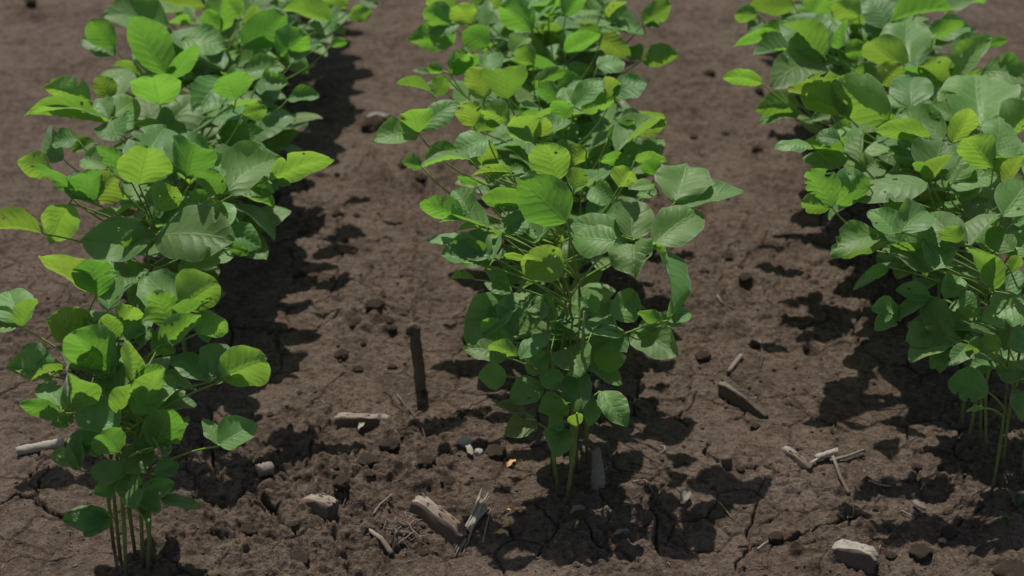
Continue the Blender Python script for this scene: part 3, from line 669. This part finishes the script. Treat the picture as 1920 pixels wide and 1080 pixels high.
def slab(name, a, b, thick, hgt_, m, mtop, label, cat, seed=0, group=None, lean=.15, down=.015, taper=0.0):
    """split stalk fragment standing on edge: broken fibrous top, muddy sides"""
    rr = random.Random(seed); n = 26; o = a.copy(); d = (b - a); L = d.length; d.normalize()
    s = Vector((-d.y, d.x, 0)).normalized();
    if s.y < 0: s = -s
    prof = [(-.5, -down), (-.56, .3), (-.54, .7), (-.5, .93)]
    for q in range(9): prof.append((-.44 + .11 * q, 1.0 + rr.uniform(-.09, .07) - .12 * abs(q - 4) / 4))
    prof += [(.52, .85), (.56, .4), (.5, -down)]
    V, U, Fc = [], [], []; tops = []
    ko = [rr.uniform(-.05, .05) for _ in prof]; kh = [rr.uniform(0, 6.28) for _ in prof]; ks = [rr.uniform(2, 7) for _ in prof]
    for i in range(n):
        t = i / (n - 1); bw = math.sin(t * 4 + seed) * .06
        for k, (q, hh) in enumerate(prof):
            up_ = hh > .6
            tt = t + (ko[k] if up_ else 0) * (1 if i in (0, n - 1) else 0)
            z = hh * hgt_ * (1 + bw + (.05 * math.sin(ks[k] * t * 3 + kh[k]) if up_ else 0)) if hh > 0 else -down
            if up_: z *= min(1, .72 + 2.2 * t + .05 * math.sin(kh[k])) * min(1, .72 + 2.2 * (1 - t))
            if hh > 0: z *= 1 - taper * t
            x = q * thick + lean * z + .03 * thick * math.sin(9 * t + kh[k])
            V.append(d * (tt * L) + s * x + Vector((0, 0, z + (b.z - a.z) * t))); U.append((k / 8, t))
    m_ = len(prof)
    for i in range(n - 1):
        for k in range(m_ - 1):
            Fc.append((i * m_ + k, (i + 1) * m_ + k, (i + 1) * m_ + k + 1, i * m_ + k + 1)); tops.append(3 <= k <= 12)
    Fc.append(tuple(range(m_))); tops.append(False); Fc.append(tuple((n - 1) * m_ + k for k in reversed(range(m_)))); tops.append(False)
    ob = mesh_obj(name, V, Fc, m, None, U, loc=o)
    ob.data.materials.append(mtop)
    for p, tp in zip(ob.data.polygons, tops): p.material_index = 1 if tp else 0
    # loose splinters along the broken edge belong to the fragment
    for q in range(7):
        t = rr.uniform(.05, .95); c0 = d * (t * L) + s * (rr.uniform(-.3, .4) * thick + lean * hgt_) + Vector((0, 0, hgt_ * .96 + (b.z - a.z) * t))
        c1 = c0 + d * rr.uniform(-.012, .014) + s * rr.uniform(-.002, .002) + Vector((0, 0, rr.uniform(.0, .002)))
        v2, f2, u2 = tube([c0, c0.lerp(c1, .5) + Vector((0, 0, .001)), c1], [.0007, .0006, .0002], 5, seed=q)
        mesh_obj('splinter', v2, f2, mtop, ob, u2)
    return tag(ob, label, cat, group)

def flat(name, a, b, width, m, label, cat, lift=.002, curl=.2, seed=0, group=None, stand=0.0):
    """dry husk or leaf scrap: thin, curled, with real thickness"""
    rr = random.Random(seed); n = 14; o = a.copy(); d = (b - a); L = d.length; d.normalize(); s = Vector((-d.y, d.x, stand)).normalized()
    u3 = d.cross(s).normalized(); u3 = u3 if u3.z > 0 else -u3
    V, U, Fc = [], [], []; ncol = 5
    for lay in (0, 1):
        for i in range(n):
            t = i / (n - 1); f = (math.sin(math.pi * (t * .94 + .03))) ** .55
            for j in range(ncol):
                q = j / (ncol - 1) * 2 - 1
                V.append(d * (t * L) + s * (q * width * .5 * f * (1 + .1 * math.sin(9 * t + seed))) + u3 * (curl * width * q * q * .5 + .0014 * math.sin(5 * t + seed) + .001 * math.sin(11 * t * q + seed)) + Vector((0, 0, lift + lay * .0007 + .003 * math.sin(math.pi * t))))
                U.append((j / (ncol - 1), t))
    for lay in (0, 1):
        for i in range(n - 1):
            for j in range(ncol - 1):
                a0 = lay * n * ncol + i * ncol + j; f = (a0, a0 + 1, a0 + ncol + 1, a0 + ncol); Fc.append(f if lay else f[::-1])
    m0 = n * ncol
    ring = [i * ncol for i in range(n)] + [(n - 1) * ncol + j for j in range(1, ncol)] + [i * ncol + ncol - 1 for i in range(n - 2, -1, -1)] + [j for j in range(ncol - 2, 0, -1)]
    for x, y in zip(ring, ring[1:] + ring[:1]): Fc.append((x, y, y + m0, x + m0))
    return tag(mesh_obj(name, V, Fc, m, None, U, loc=o), label, cat, group)

g = on_ground
def gz(px, py, dz): p = g(px, py); return Vector((p.x, p.y, p.z + dz))
# standing stub
sb = g(789, 728); stp = at_Y(777, 611, sb.y - .002)
stub = rod('corn_stub', [sb - Vector((0, 0, .02)), sb.lerp(stp, .35) + Vector((.0008, 0, 0)), sb.lerp(stp, .7) - Vector((.001, 0, 0)), stp], .0078, .0068, BARK, 'dark upright broken stalk stub standing alone in left furrow', 'stub', wob=.1, seed=4, jag=.004, n=26)
v, f, u = tube([stp - sb + Vector((-.006, -.003, -.010)), stp - sb + Vector((-.005, -.004, -.001)), stp - sb + Vector((.002, -.002, .004))], [.005, .0055, .003], 8, wob=.2, seed=3)
q = mesh_obj('broken_sheath', [Vector(x) + (sb - stub.location) for x in v], f, BARK, stub, u)
def edge(px0, py0, px1, py1, h): return at_z(px0, py0, g(px0, py0).z + h) - Vector((0, 0, h)), at_z(px1, py1, g(px1, py1).z + h) - Vector((0, 0, h))
a, b = edge(630, 777, 738, 772, .014)
slab('stalk_fragment', a, b, .011, .014, BARK, STRAW, 'flat pale topped stalk fragment lying across left furrow below the stub', 'plant debris', 21)
a, b = edge(775, 925, 866, 990, .022)
slab('stalk_fragment', a, b, .014, .022, BARK, STRAW, 'large dark split stalk chunk with pale splintered top edge', 'plant debris', 22)
a, b = edge(1352, 712, 1438, 764, .018)
slab('stalk_fragment', a, b, .007, .022, BARK, GREYW, 'dark wedge of stalk half in shade right of the middle row', 'plant debris', 23, None, -.05, .012, .6)
a, b = edge(1564, 1014, 1644, 1034, .020)
slab('stalk_fragment', a, b, .017, .020, BARK, PALE, 'chunky stalk block with bright white broken top near bottom right', 'plant debris', 24)
a, b = edge(1470, 835, 1520, 872, .008)
slab('stalk_fragment', a, b, .008, .008, GREYW, STRAW, 'pale grey slat of stalk leaning left of the white twig joint', 'plant debris', 25)
a, b = edge(566, 930, 624, 950, .017)
slab('stalk_fragment', a, b, .015, .017, BARK, STRAW, 'thick short split block with pale upper face beside left front plants', 'plant debris', 31)
rod('stalk_fragment', [gz(486, 893, .007), gz(508, 893, .008)], .0085, .008, GREYW, 'small stubby grey stalk end right of the left front plants', 'plant debris', seed=33, jag=.004, n=12)
rod('stalk_fragment', [gz(36, 852, .005), gz(118, 836, .005)], .0055, .006, PALE, 'smooth pale straw stalk lying at the left edge', 'plant debris', seed=34, jag=.003)
p0 = g(1122, 912); p1 = at_Y(1117, 846, p0.y + .014)
rod('stalk_fragment', [p0, p0.lerp(p1, .5) + Vector((.001, 0, 0)), p1], .0085, .0055, GREYW, 'pale grey stalk stub leaning in the shade beside the middle front stems', 'stub', seed=35, jag=.006, n=20, wob=.16)
p0 = g(1366, 874); p1 = at_Y(1362, 858, p0.y + .004)
rod('stalk_fragment', [p0 - Vector((0, 0, .01)), p1], .0075, .0065, BARK, 'short round stub poking up beside a crack in right furrow', 'stub', seed=36, jag=.002, n=10)
rod('stalk_fragment', [gz(1366, 700, .003), gz(1389, 672, .004)], .003, .0034, GREYW, 'small straight tan stick above the dark wedge', 'twig', seed=37, jag=.002, n=10)
# twig joint on the right
rod('stalk_fragment', [gz(1532, 866, .006), gz(1566, 856, .007)], .0042, .0036, PALE, 'white knuckle of pith at the middle of the twig cluster', 'plant debris', seed=41, jag=.003, n=12, wob=.25)
rod('twig', [gz(1560, 868, .005), gz(1590, 861, .006), gz(1616, 852, .006)], .0024, .0015, GREYW, 'dark thin twig pointing right from the white knuckle', 'twig', seed=42, jag=.003)
rod('twig', [gz(1562, 866, .006), gz(1576, 893, .005), gz(1590, 925, .002)], .0019, .0022, STRAW, 'straw coloured twig pointing down from the white knuckle', 'twig', seed=43, jag=.006)
rod('twig', [gz(1520, 874, .004), gz(1545, 862, .008)], .002, .0018, PALE, 'short pale twig crossing left of the white knuckle', 'twig', seed=44, jag=.003)
# splinter sheaf
sp = empty('splinter_sheaf', g(885, 990)); tag(sp, 'fan of pale splintered stalk fibres beside the large dark chunk', 'plant debris')
o0 = sp.location.copy()
for q in range(18):
    rr = random.Random(60 + q); dx = rr.uniform(-9, 9)
    a = gz(868 + dx * 1.3 - q * .8, 1037 - abs(dx) + rr.uniform(-10, 10), .002) - o0; c = gz(884 + dx * .4, 992, .009 + rr.uniform(0, .004)) - o0; b = gz(902 + dx * .9 + q * .7, 938 - (25 if q == 3 else 0) + rr.uniform(0, 24), .005 + rr.uniform(0, .008)) - o0
    v, f, u = tube(bez(a, c, b, 9), [.0007] + [rr.uniform(.0007, .0015)] * 7 + [.0004], 6, wob=.25, seed=q)
    mesh_obj('fibre', v, f, PALE if q % 3 else STRAW, sp, u)
# fibrous root knot
rt = empty('root_knot', g(765, 1005)); tag(rt, 'tangled knot of dry fibrous roots on the soil near bottom left furrow', 'root'); o0 = rt.location.copy()
for q in range(14):
    rr = random.Random(80 + q); pts = []
    x, y = 765 + rr.uniform(-25, 25), 1000 + rr.uniform(-14, 14); h_ = rr.uniform(.002, .014)
    for k in range(6): pts.append(gz(x, y, h_ * math.sin(k / 5 * 3.1) + .002) - o0); x += rr.uniform(-16, 16); y += rr.uniform(-10, 12)
    P2 = []
    for k in range(5):
        for s_ in range(3): P2.append(pts[k].lerp(pts[k + 1], s_ / 3))
    P2.append(pts[-1])
    v, f, u = tube(P2, [.0006] * len(P2), 5, seed=q); mesh_obj('root_fibre', v, f, GREYW if q % 2 else STRAW, rt, u)
rod('twig', [gz(697, 1002, .003), gz(715, 1018, .004), gz(733, 1040, .003)], .0025, .003, STRAW, 'pale bent stick pointing down left of the root knot', 'twig', seed=51, jag=.004)
rod('twig', [gz(700, 965, .002), gz(712, 950, .003), gz(735, 935, .002)], .0010, .0008, STRAW, 'hair thin straw curving above the pale bent stick', 'twig', seed=52)
for k, (x0, y0, x1, y1, wd, lb) in enumerate(((952, 874, 966, 866, .007, 'tan orange flake nearest the middle front stems'), (950, 964, 980, 961, .007, 'long tan orange flake in the shadow, topmost of three'), (942, 995, 958, 984, .007, 'upright tan orange flake, middle of three in shadow'), (926, 1003, 953, 1009, .007, 'long tan orange flake, lowest of three in shadow'))):
    flat('dry_flake', gz(x0, y0, .001), gz(x1, y1, .001), wd, ORNG, lb, 'dry flake', .002, .4, 70 + k, 'tan flakes before the middle row')
for k, (x0, y0, x1, y1, wd, mm, lb) in enumerate((
        (673, 812, 684, 797, .007, PALE, 'small white husk scrap under the flat pale topped fragment'),
        (1276, 950, 1288, 930, .012, GREYW, 'grey leaf scrap standing up in the dappled shade'),
        (1145, 1012, 1180, 1006, .007, GREYW, 'thin grey leaf scrap in shade below the middle row'),
        (1068, 968, 1098, 962, .009, GREYW, 'broad grey leaf scrap in shadow before the middle stems'),
        (684, 226, 735, 224, .016, PALE, 'bright white husk piece far back left of middle row'),
        (876, 845, 884, 860, .008, PALE, 'white curled husk scrap below the pale pebble'),
        (1710, 948, 1735, 966, .010, GREYW, 'dull grey husk scrap in right furrow shadow'),
        (1600, 962, 1588, 985, .006, GREYW, 'narrow grey husk scrap at the crack above the white topped block'))):
    flat('husk_scrap', gz(x0, y0, .002), gz(x1, y1, .003), wd, mm, lb, 'husk', .002, .5, 90 + k, stand=.5 if k == 1 else 0)
for k, (pts, r_, lb) in enumerate((
        (((1236, 852), (1247, 848), (1246, 840), (1238, 838)), .0011, 'curled pale straw right of the middle front plants'),
        (((1628, 903), (1648, 908), (1670, 914)), .0016, 'bright straight straw under the twig cluster'),
        (((1420, 1032), (1432, 1024), (1442, 1022)), .0014, 'short bright straw beside the branching crack'),
        (((1185, 905), (1210, 915), (1228, 930)), .0010, 'thin straw in shade right of middle stub'),
        (((905, 1020), (912, 990), (920, 965)), .0010, 'thin upright straw beside the splinter sheaf'),
        (((1350, 945), (1362, 962), (1374, 975)), .0012, 'pale straw at the edge of dappled shade'),
        (((745, 742), (790, 800), (800, 830)), .0010, 'long thin root strand curving down from stub'),
        (((1690, 965), (1715, 975), (1700, 985)), .0010, 'pale hooked straw in right foreground'),
        (((1345, 555), (1352, 570), (1380, 582)), .0014, 'bent straw on bare soil in right furrow'),
        (((640, 920), (650, 935), (642, 952)), .0009, 'hair thin root strand right of thick stalk piece'),
        (((1425, 640), (1430, 670), (1426, 690)), .0012, 'dark upright strand behind the dark wedge'))):
    P3 = [gz(x, y, .003 if 0 < i < len(pts) - 1 else .0015) for i, (x, y) in enumerate(pts)]
    rod('straw', P3, r_, r_ * .7, STRAW if k not in (6, 9, 10) else GREYW, lb, 'straw', None, 6, .1, 200 + k, 0, 14)
# pebbles and clods
def blob(seed, sub=3, amp=.32, fx=2.2):
    bm = bmesh.new(); bmesh.ops.create_icosphere(bm, subdivisions=sub, radius=1)
    for v_ in bm.verts:
        d = v_.co.normalized(); k = mnoise.fractal(d * fx + Vector((seed * 3.1, seed, -seed)), .9, 2.1, 5)
        c = mnoise.cell(d * 2.6 + Vector((seed, 0, seed * 2)))
        v_.co = d * (1 + amp * k + .10 * c)
    bm.normal_update(); me_ = bpy.data.meshes.new('soil_clod'); bm.to_mesh(me_); bm.free()
    me_.polygons.foreach_set('use_smooth', np.ones(len(me_.polygons), dtype=bool)); return me_
blobs = [blob(i + 1) for i in range(8)]
for b_ in blobs: b_.materials.append(SOIL)
pst = [blob(30 + i, 3, .14, 1.2) for i in range(2)]
for b_ in pst: b_.materials.append(STONE); b_.name = 'pebble'
def clod(px, py, r, k, label, sq=.7, group=None, me_=None, name='soil_clod', cat='clod'):
    p = g(px, py); o = bpy.data.objects.new(name, me_ or blobs[k % 8]); COL.objects.link(o)
    o.location = (p.x, p.y, p.z + r * sq * .2); o.scale = (r, r * random.uniform(.8, 1.1), r * sq); o.rotation_euler = (0, 0, random.uniform(0, 6.28))
    return tag(o, label, cat, group)
clod(872, 836, .0085, 0, 'white speckled pebble among crumbs left of the middle stems', .8, None, pst[0], 'pebble', 'pebble')
clod(898, 848, .0055, 1, 'small tan pebble right beside the white speckled one', .8, None, pst[1], 'pebble', 'pebble')
for px, py, r, lb in CLODS: clod(px, py, r, int(px), lb)
zones = (('left', 500, 860, 560, 1060), ('right', 1150, 1780, 480, 1060))
k = 0
for nm, x0, x1, y0, y1 in zones:
    for q in range(20):
        rr = random.Random(500 + k); k += 1
        px, py = rr.uniform(x0, x1), rr.uniform(y0, y1); r = rr.choice((.003, .004, .005, .006))
        clod(px, py, r, k, f'small loose soil clod on the crust of the {nm} furrow', rr.uniform(.4, .7), f'loose clods of the {nm} furrow')
for nm, x0, x1, y0, y1 in (('left', 560, 760, 250, 540), ('right', 1300, 1480, 120, 480)):
    for q in range(9):
        rr = random.Random(900 + k); k += 1
        clod(rr.uniform(x0, x1), rr.uniform(y0, y1), rr.choice((.005, .007, .009)), k, f'soil clod farther back along the {nm} furrow', rr.uniform(.6, .9), f'far clods of the {nm} furrow')
# crumbs: uncountable grit, one mesh
V, Fc = [], []
oct_ = [Vector(x) for x in ((1, 0, 0), (-1, 0, 0), (0, 1, 0), (0, -1, 0), (0, 0, 1), (0, 0, -1))]
of = ((0, 2, 4), (2, 1, 4), (1, 3, 4), (3, 0, 4), (2, 0, 5), (1, 2, 5), (3, 1, 5), (0, 3, 5))
rr = random.Random(77)
for q in range(7000):
    x = rr.uniform(-.75, .85); y = 1.4 + 1.3 * rr.random() ** 1.6
    dens = mnoise.noise(Vector((x * 7, y * 7, 3))) + .15
    if rr.random() > .25 + dens: continue
    r = .0010 + .0026 * rr.random() ** 3; p = Vector((x, y, hgt(x, y) + r * .3)); s0 = len(V)
    for v_ in oct_: V.append(p + v_ * r * rr.uniform(.65, 1.25))
    Fc += [tuple(s0 + i for i in f_) for f_ in of]
cr = mesh_obj('soil_crumbs', V, Fc, SOIL); tag(cr, 'fine loose soil crumbs scattered over the furrows', 'soil crumbs', None, 'stuff')
V, Fc, U = [], [], []
for q in range(800):
    x = rr.uniform(-.75, .85); y = 1.42 + 1.5 * rr.random() ** 1.5; a2 = rr.uniform(0, 3.14); L = .002 + .009 * rr.random() ** 2.5
    p = Vector((x, y, hgt(x, y) + .001)); d = Vector((math.cos(a2), math.sin(a2), rr.uniform(-.1, .25))) * L
    tube([p - d * .5, p + Vector((0, 0, .0006)), p + d * .5], [.0003, rr.uniform(.0004, .0009), .0003], 5, V=V, Fc=Fc, U=U)
ch = mesh_obj('chaff', V, Fc, STRAW, None, U); tag(ch, 'tiny pale straw chaff strewn over the soil', 'chaff', None, 'stuff')
# grass seedlings at lower right
for k, (px, py) in enumerate(((1905, 955), (1888, 985), (1560, 812))):
    o = empty('grass_seedling', g(px, py)); tag(o, ('thin grass seedling at the right edge under the right row', 'lower thin grass seedling near the bottom right corner', 'tiny green weed sprout alone in the right furrow')[k], 'weed')
    for q in range(5 if k < 2 else 3):
        rr = random.Random(300 + k * 9 + q); a2 = rr.uniform(0, 6.28); L = rr.uniform(.015, .032) * (1 if k < 2 else .35)
        d = Vector((math.cos(a2) * .6, math.sin(a2) * .6, .8)) * L
        v, f, u = tube(bez(Vector((0, 0, 0)), Vector((d.x * .3, d.y * .3, d.z)), d, 7), [.0009, .0011, .001, .0009, .0007, .0005, .0002], 5)
        mesh_obj('blade', v, f, STEMG, o, u)
print('leaflets', NL, 'clusters', len(clusters), 'plants', len(plants), 'objects', len(bpy.data.objects))
